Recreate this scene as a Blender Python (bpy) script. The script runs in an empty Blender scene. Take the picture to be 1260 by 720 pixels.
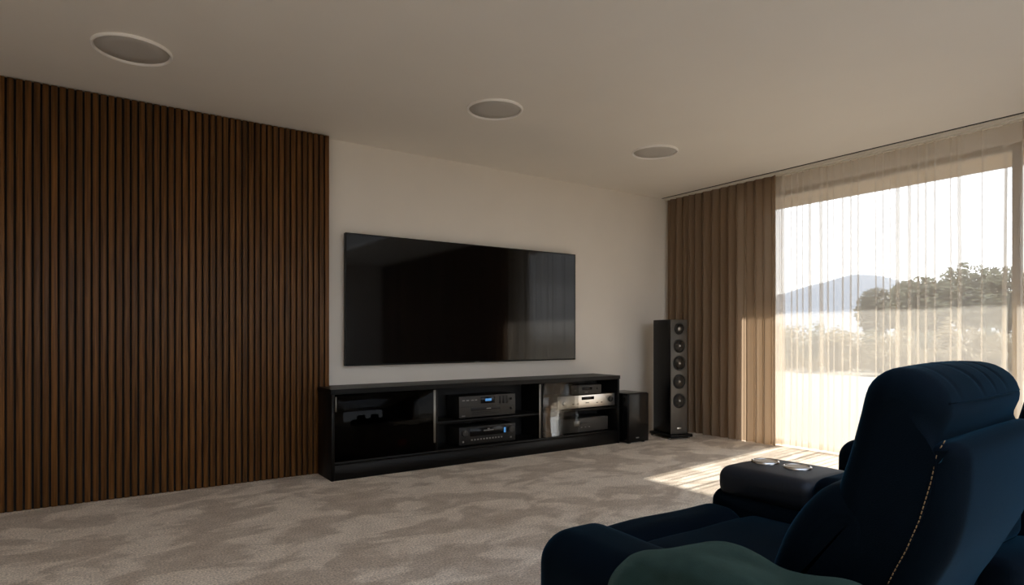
import bpy, bmesh, math, random
from mathutils import Vector, Matrix, noise

# ------------------------------------------------------------------ camera, sky, sun, exposure
scene = bpy.context.scene
COL = scene.collection
FPX, HORIZON, CAMH = 763.0, 413.0, 0.974          # focal length and horizon in 1260x720 pixels, eye height in metres
YAW = math.radians(34.48)
FWD = (math.sin(YAW), math.cos(YAW)); RGT = (math.cos(YAW), -math.sin(YAW))
cam_d = bpy.data.cameras.new('camera'); cam = bpy.data.objects.new('camera', cam_d); COL.objects.link(cam)
cam.location = (0, 0, CAMH); cam.rotation_euler = (math.pi / 2, 0, -YAW)
cam_d.sensor_width = 36; cam_d.lens = FPX / 1260 * 36; cam_d.shift_y = (HORIZON - 360) / 1260
cam_d.clip_start = 0.02; cam_d.clip_end = 5000
scene.camera = cam

SUN_AZ = Vector((1.88, 0.20, 0)).normalized(); SUN_EL = math.radians(31)
world = bpy.data.worlds.new('world'); scene.world = world; world.use_nodes = True
wn = world.node_tree.nodes; wl = world.node_tree.links
bg = wn['Background']
geo = wn.new('ShaderNodeTexCoord'); sep = wn.new('ShaderNodeSeparateXYZ'); ramp = wn.new('ShaderNodeValToRGB')   # bright summer haze, paler towards the horizon all round
wl.new(geo.outputs['Generated'], sep.inputs[0]); wl.new(sep.outputs['Z'], ramp.inputs[0]); wl.new(ramp.outputs[0], bg.inputs[0])
ramp.color_ramp.elements[0].position = 0.0; ramp.color_ramp.elements[0].color = (0.93, 0.955, 1.0, 1)
ramp.color_ramp.elements[1].position = 0.8; ramp.color_ramp.elements[1].color = (0.60, 0.74, 1.0, 1)
bg.inputs[1].default_value = 0.19

sun_d = bpy.data.lights.new('sun', 'SUN'); sun_d.energy = 0.74; sun_d.angle = math.radians(0.6); sun_d.color = (1, 0.95, 0.87)
sun = bpy.data.objects.new('sun', sun_d); COL.objects.link(sun); sun.location = (20, 3, 15)
trav = Vector((-SUN_AZ.x * math.cos(SUN_EL), -SUN_AZ.y * math.cos(SUN_EL), -math.sin(SUN_EL)))
sun.rotation_euler = trav.to_track_quat('-Z', 'Y').to_euler()

vs = scene.view_settings
vs.view_transform = 'Standard'; vs.look = 'None'; vs.exposure = 4.27; vs.gamma = 1.0; vs.use_curve_mapping = False
cy = scene.cycles
cy.max_bounces = 14; cy.diffuse_bounces = 8; cy.glossy_bounces = 5; cy.transmission_bounces = 8; cy.transparent_max_bounces = 40
cy.sample_clamp_indirect = 6.0; cy.caustics_reflective = False; cy.caustics_refractive = False

random.seed(7)

# ------------------------------------------------------------------ helpers
def ray(px, py=HORIZON):
    r = (px - 630) / FPX
    return Vector((FWD[0] + r * RGT[0], FWD[1] + r * RGT[1], (HORIZON - py) / FPX))
def on_y(px, py, Y):
    d = ray(px, py); t = Y / d.y; return Vector((d.x * t, Y, CAMH + d.z * t))
def on_z(px, py, z):
    d = ray(px, py); t = (z - CAMH) / d.z; return Vector((d.x * t, d.y * t, z))
def at_depth(px, py, depth):
    d = ray(px, py); return Vector((d.x * depth, d.y * depth, CAMH + d.z * depth))

MATS = {}
def mat(name, color, rough=0.5, metal=0.0, spec=0.5, sheen=0.0, sheen_tint=(1, 1, 1), var=0.0, vscale=8, bump=0.0, bscale=200, coat=0.0, stretch=None, emit=None, estr=0):
    m = bpy.data.materials.new(name); m.use_nodes = True
    nt = m.node_tree; b = nt.nodes['Principled BSDF']
    b.inputs['Base Color'].default_value = (*color, 1); b.inputs['Roughness'].default_value = rough
    b.inputs['Metallic'].default_value = metal; b.inputs['Specular IOR Level'].default_value = spec
    b.inputs['Coat Weight'].default_value = coat
    if sheen:
        b.inputs['Sheen Weight'].default_value = sheen; b.inputs['Sheen Tint'].default_value = (*sheen_tint, 1)
        b.inputs['Sheen Roughness'].default_value = 0.28
    tc = nt.nodes.new('ShaderNodeTexCoord'); src = tc.outputs['Object']
    if stretch:
        mp = nt.nodes.new('ShaderNodeMapping'); mp.inputs['Scale'].default_value = stretch
        nt.links.new(src, mp.inputs[0]); src = mp.outputs[0]
    if var:
        n = nt.nodes.new('ShaderNodeTexNoise'); n.inputs['Scale'].default_value = vscale; n.inputs['Detail'].default_value = 5
        nt.links.new(src, n.inputs[0])
        mx = nt.nodes.new('ShaderNodeMix'); mx.data_type = 'RGBA'
        mx.inputs['A'].default_value = (*[c * (1 - var) for c in color], 1); mx.inputs['B'].default_value = (*[min(1, c * (1 + var)) for c in color], 1)
        nt.links.new(n.outputs[0], mx.inputs[0]); nt.links.new(mx.outputs['Result'], b.inputs['Base Color'])
    if bump:
        n2 = nt.nodes.new('ShaderNodeTexNoise'); n2.inputs['Scale'].default_value = bscale; n2.inputs['Detail'].default_value = 3
        nt.links.new(src, n2.inputs[0])
        bp = nt.nodes.new('ShaderNodeBump'); bp.inputs['Strength'].default_value = bump; bp.inputs['Distance'].default_value = 0.01
        nt.links.new(n2.outputs[0], bp.inputs['Height']); nt.links.new(bp.outputs[0], b.inputs['Normal'])
    if emit:
        b.inputs['Emission Color'].default_value = (*emit, 1); b.inputs['Emission Strength'].default_value = estr
    MATS[name] = m
    return m

def cloth_mat(name, color, trans_color, opacity, transl, wave=0.0):
    """woven cloth: part of the light passes straight through the weave, the rest is scattered forward or back"""
    m = bpy.data.materials.new(name); m.use_nodes = True; nt = m.node_tree; nt.nodes.clear()
    out = nt.nodes.new('ShaderNodeOutputMaterial')
    df = nt.nodes.new('ShaderNodeBsdfDiffuse'); tl = nt.nodes.new('ShaderNodeBsdfTranslucent'); tr = nt.nodes.new('ShaderNodeBsdfTransparent')
    df.inputs[0].default_value = (*color, 1); tl.inputs[0].default_value = (*color, 1); tr.inputs[0].default_value = (*trans_color, 1)
    m1 = nt.nodes.new('ShaderNodeMixShader'); m1.inputs[0].default_value = transl
    nt.links.new(df.outputs[0], m1.inputs[1]); nt.links.new(tl.outputs[0], m1.inputs[2])
    m2 = nt.nodes.new('ShaderNodeMixShader'); m2.inputs[0].default_value = opacity
    nt.links.new(tr.outputs[0], m2.inputs[1]); nt.links.new(m1.outputs[0], m2.inputs[2])
    if wave:                                                       # fine weave: opacity varies thread by thread
        tc = nt.nodes.new('ShaderNodeTexCoord'); n = nt.nodes.new('ShaderNodeTexNoise'); n.inputs['Scale'].default_value = 60; n.inputs['Detail'].default_value = 3
        mp = nt.nodes.new('ShaderNodeMapping'); mp.inputs['Scale'].default_value = (4, 4, 0.5)
        nt.links.new(tc.outputs['Object'], mp.inputs[0]); nt.links.new(mp.outputs[0], n.inputs[0])
        mr = nt.nodes.new('ShaderNodeMapRange'); mr.inputs[1].default_value = 0.3; mr.inputs[2].default_value = 0.7
        mr.inputs[3].default_value = max(0, opacity - wave); mr.inputs[4].default_value = min(1, opacity + wave)
        nt.links.new(n.outputs[0], mr.inputs[0]); nt.links.new(mr.outputs[0], m2.inputs[0])
    nt.links.new(m2.outputs[0], out.inputs[0]); MATS[name] = m
    return m

def pane_mat(name, tint, gloss):
    m = bpy.data.materials.new(name); m.use_nodes = True; nt = m.node_tree; nt.nodes.clear()
    out = nt.nodes.new('ShaderNodeOutputMaterial'); tr = nt.nodes.new('ShaderNodeBsdfTransparent'); tr.inputs[0].default_value = (*tint, 1)
    gl = nt.nodes.new('ShaderNodeBsdfGlossy'); gl.inputs['Roughness'].default_value = 0.01
    lw = nt.nodes.new('ShaderNodeFresnel'); lw.inputs[0].default_value = 1.5
    ml = nt.nodes.new('ShaderNodeMath'); ml.operation = 'MULTIPLY'; ml.inputs[1].default_value = gloss; nt.links.new(lw.outputs[0], ml.inputs[0])
    mx = nt.nodes.new('ShaderNodeMixShader'); nt.links.new(ml.outputs[0], mx.inputs[0]); nt.links.new(tr.outputs[0], mx.inputs[1]); nt.links.new(gl.outputs[0], mx.inputs[2])
    nt.links.new(mx.outputs[0], out.inputs[0]); MATS[name] = m
    return m

class MB:
    """collects vertices and faces of one mesh, in world (or local) metres"""
    def __init__(s): s.v = []; s.f = []; s.sm = []
    def add(s, vs_, fs, smooth=False):
        o = len(s.v); s.v += [tuple(v) for v in vs_]
        for f in fs: s.f.append(tuple(i + o for i in f)); s.sm.append(smooth)
        return s
    def box(s, x0, x1, y0, y1, z0, z1):
        v = [(x, y, z) for z in (z0, z1) for y in (y0, y1) for x in (x0, x1)]
        return s.add(v, [(0, 2, 3, 1), (4, 5, 7, 6), (0, 1, 5, 4), (2, 6, 7, 3), (0, 4, 6, 2), (1, 3, 7, 5)])
    def rbox(s, x0, x1, y0, y1, z0, z1, r=0.005, seg=2):
        bm = bmesh.new(); bmesh.ops.create_cube(bm, size=1)
        for v in bm.verts: v.co = Vector(((x0 + x1) / 2 + v.co.x * (x1 - x0), (y0 + y1) / 2 + v.co.y * (y1 - y0), (z0 + z1) / 2 + v.co.z * (z1 - z0)))
        bmesh.ops.bevel(bm, geom=list(bm.edges), offset=r, segments=seg, profile=0.5, affect='EDGES')
        bm.verts.index_update(); s.add([v.co for v in bm.verts], [[v.index for v in f.verts] for f in bm.faces], True); bm.free()
        return s
    def lathe(s, prof, c, axis='z', n=32, caps=True):
        """prof: [(radius, height)], turned about an axis through c; heights run along +axis"""
        vs_ = []
        for (r, h) in prof:
            for k in range(n):
                a = 2 * math.pi * k / n; p, q = r * math.cos(a), r * math.sin(a)
                if axis == 'z': vs_.append((c[0] + p, c[1] + q, c[2] + h))
                elif axis == 'y': vs_.append((c[0] + q, c[1] + h, c[2] + p))
                else: vs_.append((c[0] + h, c[1] + p, c[2] + q))
        fs = []
        for i in range(len(prof) - 1):
            for k in range(n):
                fs.append((i * n + k, i * n + (k + 1) % n, (i + 1) * n + (k + 1) % n, (i + 1) * n + k))
        if caps:
            fs.append(tuple(reversed(range(n)))); fs.append(tuple(range((len(prof) - 1) * n, len(prof) * n)))
        return s.add(vs_, fs, True)
    def tube(s, pts, rad, n=8):
        pts = [Vector(p) for p in pts]; vs_ = []; fs = []
        rads = rad if isinstance(rad, (list, tuple)) else [rad] * len(pts)
        for i, p in enumerate(pts):
            d = (pts[min(i + 1, len(pts) - 1)] - pts[max(i - 1, 0)]).normalized()
            u = d.cross(Vector((0, 0, 1))); u = u.normalized() if u.length > 1e-4 else Vector((1, 0, 0)); w = d.cross(u)
            for k in range(n):
                a = 2 * math.pi * k / n; vs_.append(p + (u * math.cos(a) + w * math.sin(a)) * rads[i])
        for i in range(len(pts) - 1):
            for k in range(n): fs.append((i * n + k, i * n + (k + 1) % n, (i + 1) * n + (k + 1) % n, (i + 1) * n + k))
        fs.append(tuple(reversed(range(n)))); fs.append(tuple(range((len(pts) - 1) * n, len(pts) * n)))
        return s.add(vs_, fs, True)
    def soft(s, x0, x1, y0, y1, z0, z1, r, crown=0.0, wob=0.0, ni=8, na=4, seed=0):
        """upholstered block: a box with big round edges, top crowned, surface slightly uneven"""
        c = Vector(((x0 + x1) / 2, (y0 + y1) / 2, (z0 + z1) / 2)); h = Vector(((x1 - x0) / 2, (y1 - y0) / 2, (z1 - z0) / 2))
        def coords(hh):
            k = hh - r; out = [k + r * math.tan(math.pi / 4 * i / na) for i in range(1, na + 1)]
            mid = [-k + 2 * k * i / ni for i in range(ni + 1)]
            return [-t for t in reversed(out)] + mid + out
        cs = [coords(h.x), coords(h.y), coords(h.z)]
        bm = bmesh.new()
        for ax in range(3):
            a, b = (ax + 1) % 3, (ax + 2) % 3
            for sg in (-1, 1):
                g = []
                for u in cs[a]:
                    row = []
                    for w in cs[b]:
                        p = Vector((0, 0, 0)); p[ax] = sg * h[ax]; p[a] = u; p[b] = w
                        row.append(bm.verts.new(p))
                    g.append(row)
                for i in range(len(g) - 1):
                    for j in range(len(g[0]) - 1):
                        q = (g[i][j], g[i + 1][j], g[i + 1][j + 1], g[i][j + 1])
                        bm.faces.new(q if sg > 0 else tuple(reversed(q)))
        bmesh.ops.remove_doubles(bm, verts=list(bm.verts), dist=1e-5)
        for v in bm.verts:
            p = v.co; q = Vector([max(-(h[i] - r), min(h[i] - r, p[i])) for i in range(3)]); d = p - q
            if d.length > 1e-9: p = q + d.normalized() * r
            if crown:
                kx = max(0, 1 - (p.x / h.x) ** 2); ky = max(0, 1 - (p.y / h.y) ** 2)
                if p.z > 0: p.z += crown * math.sqrt(kx * ky)
            if wob:
                w_ = noise.noise(Vector((p.x * 5 + seed, p.y * 5, p.z * 5))) * wob
                p += Vector((w_, w_, w_))
            v.co = p + c
        bm.verts.index_update(); s.add([v.co for v in bm.verts], [[v.index for v in f.verts] for f in bm.faces], True); bm.free()
        return s
    def pillow(s, prof, x0, x1, R, n=96, na=6, bulge=0.0, fold=None, mid=30, hard=None):
        """closed (y,z) outline run along x, rounded over at both ends like a stuffed cushion"""
        P = smooth_loop(prof, n)
        area = sum(P[i][0] * P[(i + 1) % n][1] - P[(i + 1) % n][0] * P[i][1] for i in range(n))
        if area < 0: P.reverse()
        N = []
        for i in range(n):
            dy = P[(i + 1) % n][0] - P[i - 1][0]; dz = P[(i + 1) % n][1] - P[i - 1][1]; l = math.hypot(dy, dz) or 1
            N.append((-dz / l, dy / l))                            # inward for a counter-clockwise loop
        sec = []
        for k in range(na + 1):
            a = math.pi / 2 * k / na; sec.append((x0 + R * (1 - math.sin(a)), R * (1 - math.cos(a))))
        sec = [(x0 + R * (1 - math.sin(math.pi / 2 * k / na)), R * (1 - math.cos(math.pi / 2 * k / na))) for k in range(na, -1, -1)]
        full = sec + [(x0 + R + (x1 - x0 - 2 * R) * k / mid, 0) for k in range(1, mid)] + [(x1 + x0 - x, i_) for (x, i_) in reversed(sec)]
        vs_ = []; fs = []
        for (x, ins) in full:
            u = (x - x0) / (x1 - x0) * 2 - 1; bl = bulge * max(0, 1 - u * u)
            for i in range(n):
                e_ = ins * (hard(*P[i]) if hard else 1) - bl; y = P[i][0] + N[i][0] * e_; z = P[i][1] + N[i][1] * e_
                if fold:
                    f_ = fold(u, y, z); y += N[i][0] * f_; z += N[i][1] * f_
                vs_.append((x, y, z))
        m = len(full)
        for j in range(m - 1):
            for i in range(n):
                a, b = j * n + i, j * n + (i + 1) % n
                fs.append((a, b, b + n, a + n))
        s.add(vs_, fs, True)
        s.add(vs_[:n], [tuple(reversed(range(n)))]); return s.add(vs_[(m - 1) * n:], [tuple(range(n))])
    def build(s, name, material, root=None, sharp=None, local=False):
        me = bpy.data.meshes.new(name)
        off = Vector((0, 0, 0)) if (root is None or local) else world_loc(root)
        me.from_pydata([tuple(Vector(v) - off) for v in s.v], [], s.f); me.update()
        me.polygons.foreach_set('use_smooth', s.sm)
        if sharp: me.set_sharp_from_angle(angle=math.radians(sharp))
        me.materials.append(MATS[material])
        o = bpy.data.objects.new(name, me); COL.objects.link(o)
        if root is not None: o.parent = root
        return o
def world_loc(o):
    v = Vector((0, 0, 0))
    while o is not None: v += o.location; o = o.parent
    return v
def smooth_loop(P, n):
    m = len(P); out = []
    for i in range(m):
        p0, p1, p2, p3 = P[i - 1], P[i], P[(i + 1) % m], P[(i + 2) % m]
        for k in range(12):
            t = k / 12; out.append(tuple(0.5 * (2 * p1[j] + (p2[j] - p0[j]) * t + (2 * p0[j] - 5 * p1[j] + 4 * p2[j] - p3[j]) * t * t + (3 * p1[j] - p0[j] - 3 * p2[j] + p3[j]) * t ** 3) for j in (0, 1)))
    L = [0]
    for i in range(len(out)): L.append(L[-1] + math.dist(out[i], out[(i + 1) % len(out)]))
    res = []; j = 0
    for k in range(n):
        d = L[-1] * k / n
        while L[j + 1] < d: j += 1
        t = (d - L[j]) / max(1e-9, L[j + 1] - L[j]); a, b = out[j], out[(j + 1) % len(out)]
        res.append((a[0] + (b[0] - a[0]) * t, a[1] + (b[1] - a[1]) * t))
    return res
def thing(name, label, cat, loc=(0, 0, 0), rz=0, group=None):
    o = bpy.data.objects.new(name, None); COL.objects.link(o); o.location = loc; o.rotation_euler = (0, 0, rz); o.empty_display_size = 0.1
    return tag(o, label, cat, group)
def tag(o, label, cat, group=None):
    o['label'] = label; o['category'] = cat
    if group: o['group'] = group
    return o
def struct(o, label=None, cat=None):
    o['kind'] = 'structure'
    if label: o['label'] = label; o['category'] = cat
    return o

# ------------------------------------------------------------------ materials
mat('wall_paint', (0.80, 0.755, 0.695), 0.75, spec=0.2, var=0.04, vscale=3, bump=0.08, bscale=180)
mat('ceiling_paint', (0.84, 0.80, 0.735), 0.8, spec=0.15, var=0.03, vscale=2, bump=0.04, bscale=160)
mat('track_white', (0.74, 0.70, 0.63), 0.5)
mat('grille_grey', (0.56, 0.53, 0.49), 0.7, bump=0.3, bscale=900)
mat('trim_white', (0.95, 0.92, 0.88), 0.3)
mat('recess_black', (0.012, 0.011, 0.01), 0.9)
mat('gloss_black', (0.004, 0.004, 0.0045), 0.2, spec=0.22)
mat('satin_black', (0.0045, 0.0043, 0.004), 0.42, spec=0.18, var=0.2, vscale=20)
mat('matt_black', (0.009, 0.009, 0.009), 0.6)
mat('screen_glass', (0.001, 0.001, 0.0013), 0.05, spec=0.42)
mat('device_black', (0.010, 0.0095, 0.009), 0.45, spec=0.3, var=0.15, vscale=30)
mat('device_grey', (0.042, 0.04, 0.037), 0.45, metal=0.2, spec=0.3)
mat('silver', (0.70, 0.68, 0.65), 0.28, metal=1.0)
mat('dull_metal', (0.24, 0.23, 0.21), 0.4, metal=0.9)
mat('baffle_grey', (0.10, 0.095, 0.088), 0.34, metal=0.4)
mat('cone_grey', (0.34, 0.33, 0.32), 0.28, metal=0.85)
mat('rubber', (0.01, 0.01, 0.01), 0.75)
mat('badge', (0.75, 0.73, 0.70), 0.3, metal=0.9)
mat('legend_grey', (0.22, 0.215, 0.21), 0.5)
mat('display_blue', (0.01, 0.03, 0.06), 0.3, emit=(0.12, 0.42, 0.9), estr=0.03)
mat('led_red', (0.06, 0.003, 0.003), 0.3, emit=(0.9, 0.04, 0.02), estr=0.01)
mat('navy_velvet', (0.0009, 0.0031, 0.006), 0.82, spec=0.04, sheen=0.24, sheen_tint=(0.05, 0.24, 0.42), var=0.3, vscale=9, bump=0.12, bscale=420)
mat('tray_leather', (0.006, 0.009, 0.014), 0.5, spec=0.25, bump=0.1, bscale=500)
mat('cup_metal', (0.55, 0.53, 0.50), 0.25, metal=1.0)
mat('cup_inside', (0.50, 0.40, 0.29), 0.6, spec=0.2)  # matt tan stands in for the ceiling reflected in the metal well
mat('stitch_tan', (0.22, 0.13, 0.06), 0.8)
mat('throw_green', (0.013, 0.026, 0.021), 0.95, spec=0.05, sheen=0.30, sheen_tint=(0.3, 0.45, 0.38), var=0.35, vscale=40, bump=0.5, bscale=700)
mat('frame_bronze', (0.34, 0.26, 0.16), 0.5)
mat('frame_wood', (0.36, 0.25, 0.14), 0.55, var=0.2, vscale=6)
mat('soffit_wood', (0.52, 0.40, 0.26), 0.6, var=0.15, vscale=4)
mat('terrace_stone', (0.105, 0.09, 0.072), 0.85, var=0.10, vscale=1.5)
mat('dry_ground', (0.10, 0.075, 0.04), 1.0, var=0.3, vscale=0.4)
mat('far_field', (0.07, 0.065, 0.055), 1.0, var=0.25, vscale=0.02)
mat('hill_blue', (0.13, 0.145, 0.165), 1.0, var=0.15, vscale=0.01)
mat('tree_leaf', (0.17, 0.15, 0.08), 0.9, var=0.4, vscale=0.8)
mat('tree_leaf_dark', (0.15, 0.125, 0.07), 0.9, var=0.4, vscale=0.8)
mat('dry_leaf', (0.23, 0.165, 0.075), 0.9, var=0.4, vscale=2)
mat('green_leaf', (0.13, 0.12, 0.065), 0.9, var=0.4, vscale=2)
mat('bark', (0.10, 0.075, 0.05), 0.9)
mat('plaster_out', (0.6, 0.56, 0.5), 0.9)
cloth_mat('sheer_cloth', (0.90, 0.86, 0.80), (0.98, 0.965, 0.94), 0.40, 0.24)
cloth_mat('linen_drape', (0.36, 0.265, 0.185), (0.9, 0.8, 0.65), 0.97, 0.5)
pane_mat('window_glass', (0.97, 0.98, 0.97), 0.6)
pane_mat('smoked_glass', (0.10, 0.095, 0.09), 0.13)
pane_mat('clear_glass', (0.80, 0.80, 0.79), 0.5)

def carpet_material():
    m = bpy.data.materials.new('carpet'); m.use_nodes = True; nt = m.node_tree; b = nt.nodes['Principled BSDF']
    b.inputs['Roughness'].default_value = 0.95; b.inputs['Specular IOR Level'].default_value = 0.05
    b.inputs['Sheen Weight'].default_value = 0.15
    tc = nt.nodes.new('ShaderNodeTexCoord')
    def nz(scale, detail, rough=0.5, sc=(1, 1, 1), dist=0.0):
        mp = nt.nodes.new('ShaderNodeMapping'); mp.inputs['Scale'].default_value = sc
        n = nt.nodes.new('ShaderNodeTexNoise'); n.inputs['Scale'].default_value = scale; n.inputs['Detail'].default_value = detail; n.inputs['Roughness'].default_value = rough; n.inputs['Distortion'].default_value = dist
        nt.links.new(tc.outputs['Object'], mp.inputs[0]); nt.links.new(mp.outputs[0], n.inputs[0]); return n
    def rng(src, a, b_):
        r = nt.nodes.new('ShaderNodeMapRange'); r.inputs[1].default_value = a; r.inputs[2].default_value = b_; r.interpolation_type = 'SMOOTHSTEP'
        nt.links.new(src, r.inputs[0]); return r.outputs[0]
    nap = rng(nz(2.6, 4, 0.55, (1, 1.6, 1), 0.5).outputs[0], 0.44, 0.56)       # nap brushed this way and that
    nap2 = rng(nz(9.0, 3).outputs[0], 0.3, 0.7)
    tuft = nz(110, 3, 0.75).outputs[0]
    mx = nt.nodes.new('ShaderNodeMix'); mx.data_type = 'RGBA'; mx.inputs['A'].default_value = (0.54, 0.45, 0.36, 1); mx.inputs['B'].default_value = (0.88, 0.79, 0.68, 1)
    ad = nt.nodes.new('ShaderNodeMath'); ad.operation = 'MULTIPLY_ADD'; ad.inputs[1].default_value = 0.3; nt.links.new(nap2, ad.inputs[0])
    s7 = nt.nodes.new('ShaderNodeMath'); s7.operation = 'MULTIPLY'; s7.inputs[1].default_value = 0.7; nt.links.new(nap, s7.inputs[0]); nt.links.new(s7.outputs[0], ad.inputs[2])
    nt.links.new(ad.outputs[0], mx.inputs[0])
    mt = nt.nodes.new('ShaderNodeMix'); mt.data_type = 'RGBA'; mt.blend_type = 'MULTIPLY'; mt.inputs[0].default_value = 1
    tr = nt.nodes.new('ShaderNodeMapRange'); tr.inputs[1].default_value = 0.3; tr.inputs[2].default_value = 0.7; tr.inputs[3].default_value = 0.45; tr.inputs[4].default_value = 1.5
    nt.links.new(tuft, tr.inputs[0]); nt.links.new(mx.outputs['Result'], mt.inputs['A']); nt.links.new(tr.outputs[0], mt.inputs['B'])
    nt.links.new(mt.outputs['Result'], b.inputs['Base Color'])
    bp = nt.nodes.new('ShaderNodeBump'); bp.inputs['Strength'].default_value = 0.35; bp.inputs['Distance'].default_value = 0.004
    nt.links.new(tuft, bp.inputs['Height']); nt.links.new(bp.outputs[0], b.inputs['Normal'])
    MATS['carpet'] = m
carpet_material()

def slat_material():
    m = bpy.data.materials.new('walnut_slat'); m.use_nodes = True; nt = m.node_tree; b = nt.nodes['Principled BSDF']
    b.inputs['Roughness'].default_value = 0.5; b.inputs['Specular IOR Level'].default_value = 0.3
    tc = nt.nodes.new('ShaderNodeTexCoord'); mp = nt.nodes.new('ShaderNodeMapping'); mp.inputs['Scale'].default_value = (60, 60, 1.6)
    oi = nt.nodes.new('ShaderNodeObjectInfo'); off = nt.nodes.new('ShaderNodeVectorMath'); off.operation = 'ADD'
    cmb = nt.nodes.new('ShaderNodeCombineXYZ'); ml = nt.nodes.new('ShaderNodeMath'); ml.operation = 'MULTIPLY'; ml.inputs[1].default_value = 50
    nt.links.new(oi.outputs['Random'], ml.inputs[0]); nt.links.new(ml.outputs[0], cmb.inputs[0]); nt.links.new(ml.outputs[0], cmb.inputs[2])
    nt.links.new(tc.outputs['Object'], off.inputs[0]); nt.links.new(cmb.outputs[0], off.inputs[1]); nt.links.new(off.outputs[0], mp.inputs[0])
    n = nt.nodes.new('ShaderNodeTexNoise'); n.inputs['Scale'].default_value = 1.5; n.inputs['Detail'].default_value = 6; n.inputs['Distortion'].default_value = 0.4
    nt.links.new(mp.outputs[0], n.inputs[0])
    cr = nt.nodes.new('ShaderNodeValToRGB'); e = cr.color_ramp.elements
    e[0].position = 0.3; e[0].color = (0.050, 0.019, 0.004, 1); e[1].position = 0.72; e[1].color = (0.165, 0.072, 0.018, 1)
    nt.links.new(n.outputs[0], cr.inputs[0])
    hv = nt.nodes.new('ShaderNodeHueSaturation')
    mr = nt.nodes.new('ShaderNodeMapRange'); mr.inputs[3].default_value = 0.75; mr.inputs[4].default_value = 1.3
    nt.links.new(oi.outputs['Random'], mr.inputs[0]); nt.links.new(mr.outputs[0], hv.inputs['Value']); nt.links.new(cr.outputs[0], hv.inputs['Color'])
    nt.links.new(hv.outputs[0], b.inputs['Base Color']); MATS['walnut_slat'] = m
slat_material()

# ------------------------------------------------------------------ room shell
H = 2.40; WY = 4.45; WX = 5.14; GX = 5.22; LX = -2.3; BY = -3.3
WIN = (1.22, 3.60, 2.22)                                           # window opening: y0, y1, head height
FILL_BWIN = (-1.0, 4.15, 0.0, 2.30)                                      # added unseen opening in the rear wall for fill light: x0, x1, z0, z1
def cutbox(mb, axis, a0, a1, t0, t1, z0, z1, o0, o1, oz0, oz1):
    """a wall slab with one opening; axis x: wall runs along x"""
    def b(p0, p1, q0, q1):
        if p1 - p0 < 1e-6 or q1 - q0 < 1e-6: return
        if axis == 'x': mb.box(p0, p1, t0, t1, q0, q1)
        else: mb.box(t0, t1, p0, p1, q0, q1)
    b(a0, o0, z0, z1); b(o1, a1, z0, z1); b(o0, o1, oz1, z1); b(o0, o1, z0, oz0)
    return mb
struct(MB().box(LX, WX, BY, WY, -0.05, 0).build('floor', 'carpet'), 'beige cut-pile carpet with brushed nap marks over the whole floor', 'carpet')
struct(MB().box(LX - 0.15, WX + 0.25, WY, WY + 0.15, -0.1, H + 0.1).build('wall_back', 'wall_paint'))
struct(MB().box(LX - 0.15, LX, BY, WY, -0.1, H + 0.1).build('wall_left', 'wall_paint'))
struct(cutbox(MB(), 'x', LX - 0.15, WX + 0.25, BY - 0.2, BY, -0.1, H + 0.1, *FILL_BWIN[:2], *FILL_BWIN[2:]).build('wall_rear', 'wall_paint'))
struct(cutbox(MB(), 'y', BY, WY, WX, WX + 0.25, -0.1, H + 0.1, WIN[0], WIN[1], 0.0, WIN[2] + 0.06).build('wall_right', 'wall_paint'))
SLOT = 4.93
FILL_SKY = (-0.4, 3.6, -2.9, 0.6)                                       # made-up roof light letting extra daylight in over the seating: x0, x1, y0, y1
def holed(x0, x1, y0, y1, z0, z1):
    a, b, c, d = FILL_SKY
    return MB().box(x0, a, y0, y1, z0, z1).box(b, x1, y0, y1, z0, z1).box(a, b, y0, c, z0, z1).box(a, b, d, y1, z0, z1)
struct(holed(LX, SLOT, BY, WY, H, H + 0.05).build('ceiling', 'ceiling_paint'))
struct(MB().box(SLOT + 0.0005, SLOT + 0.0395, BY, WY, H + 0.004, H + 0.05).build('trim_1', 'recess_black'), 'black strip painted as a shadow gap along the edge of the ceiling above the curtains', 'shadow gap')  # black fill, shade of the recess put into its colour
struct(MB().box(SLOT + 0.04, WX, BY, WY, H, H + 0.05).build('trim_2', 'track_white'), 'white ceiling strip carrying the curtain rails', 'ceiling strip')
struct(holed(LX - 0.15, WX + 0.25, BY - 0.2, WY + 0.15, H + 0.05, H + 0.3).build('roof', 'plaster_out'))

# ------------------------------------------------------------------ windows
def window(name, axis, a0, a1, t, z0, z1, mulls, fw, fmat, label):
    r = thing(name, label, 'window', ((t, (a0 + a1) / 2, z0) if axis == 'y' else ((a0 + a1) / 2, t, z0)))
    r['kind'] = 'structure'
    def bar(nm, p0, p1, q0, q1, d=0.07):
        m = MB()
        (m.rbox(t - d / 2, t + d / 2, p0, p1, q0, q1, 0.004, 1) if axis == 'y' else m.rbox(p0, p1, t - d / 2, t + d / 2, q0, q1, 0.004, 1))
        return m.build(nm, fmat, r)
    bar('jamb', a0, a0 + fw, z0, z1); bar('jamb', a1 - fw, a1, z0, z1)
    bar('head', a0 + fw, a1 - fw, z1 - fw, z1); bar('sill', a0 + fw, a1 - fw, z0, z0 + fw * 0.6)
    edges = [a0 + fw] + [e for m_ in mulls for e in (m_ - fw / 2, m_ + fw / 2)] + [a1 - fw]
    for m_ in mulls: bar('mullion', m_ - fw / 2, m_ + fw / 2, z0 + fw * 0.6, z1 - fw)
    for i in range(0, len(edges), 2):
        p0, p1, q0, q1 = edges[i], edges[i + 1], z0 + fw * 0.6, z1 - fw
        m = MB()
        (m.add([(t, p0, q0), (t, p1, q0), (t, p1, q1), (t, p0, q1)], [(0, 1, 2, 3)]) if axis == 'y' else m.add([(p0, t, q0), (p1, t, q0), (p1, t, q1), (p0, t, q1)], [(0, 1, 2, 3)]))
        m.build('pane', 'window_glass', r)
    return r
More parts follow.
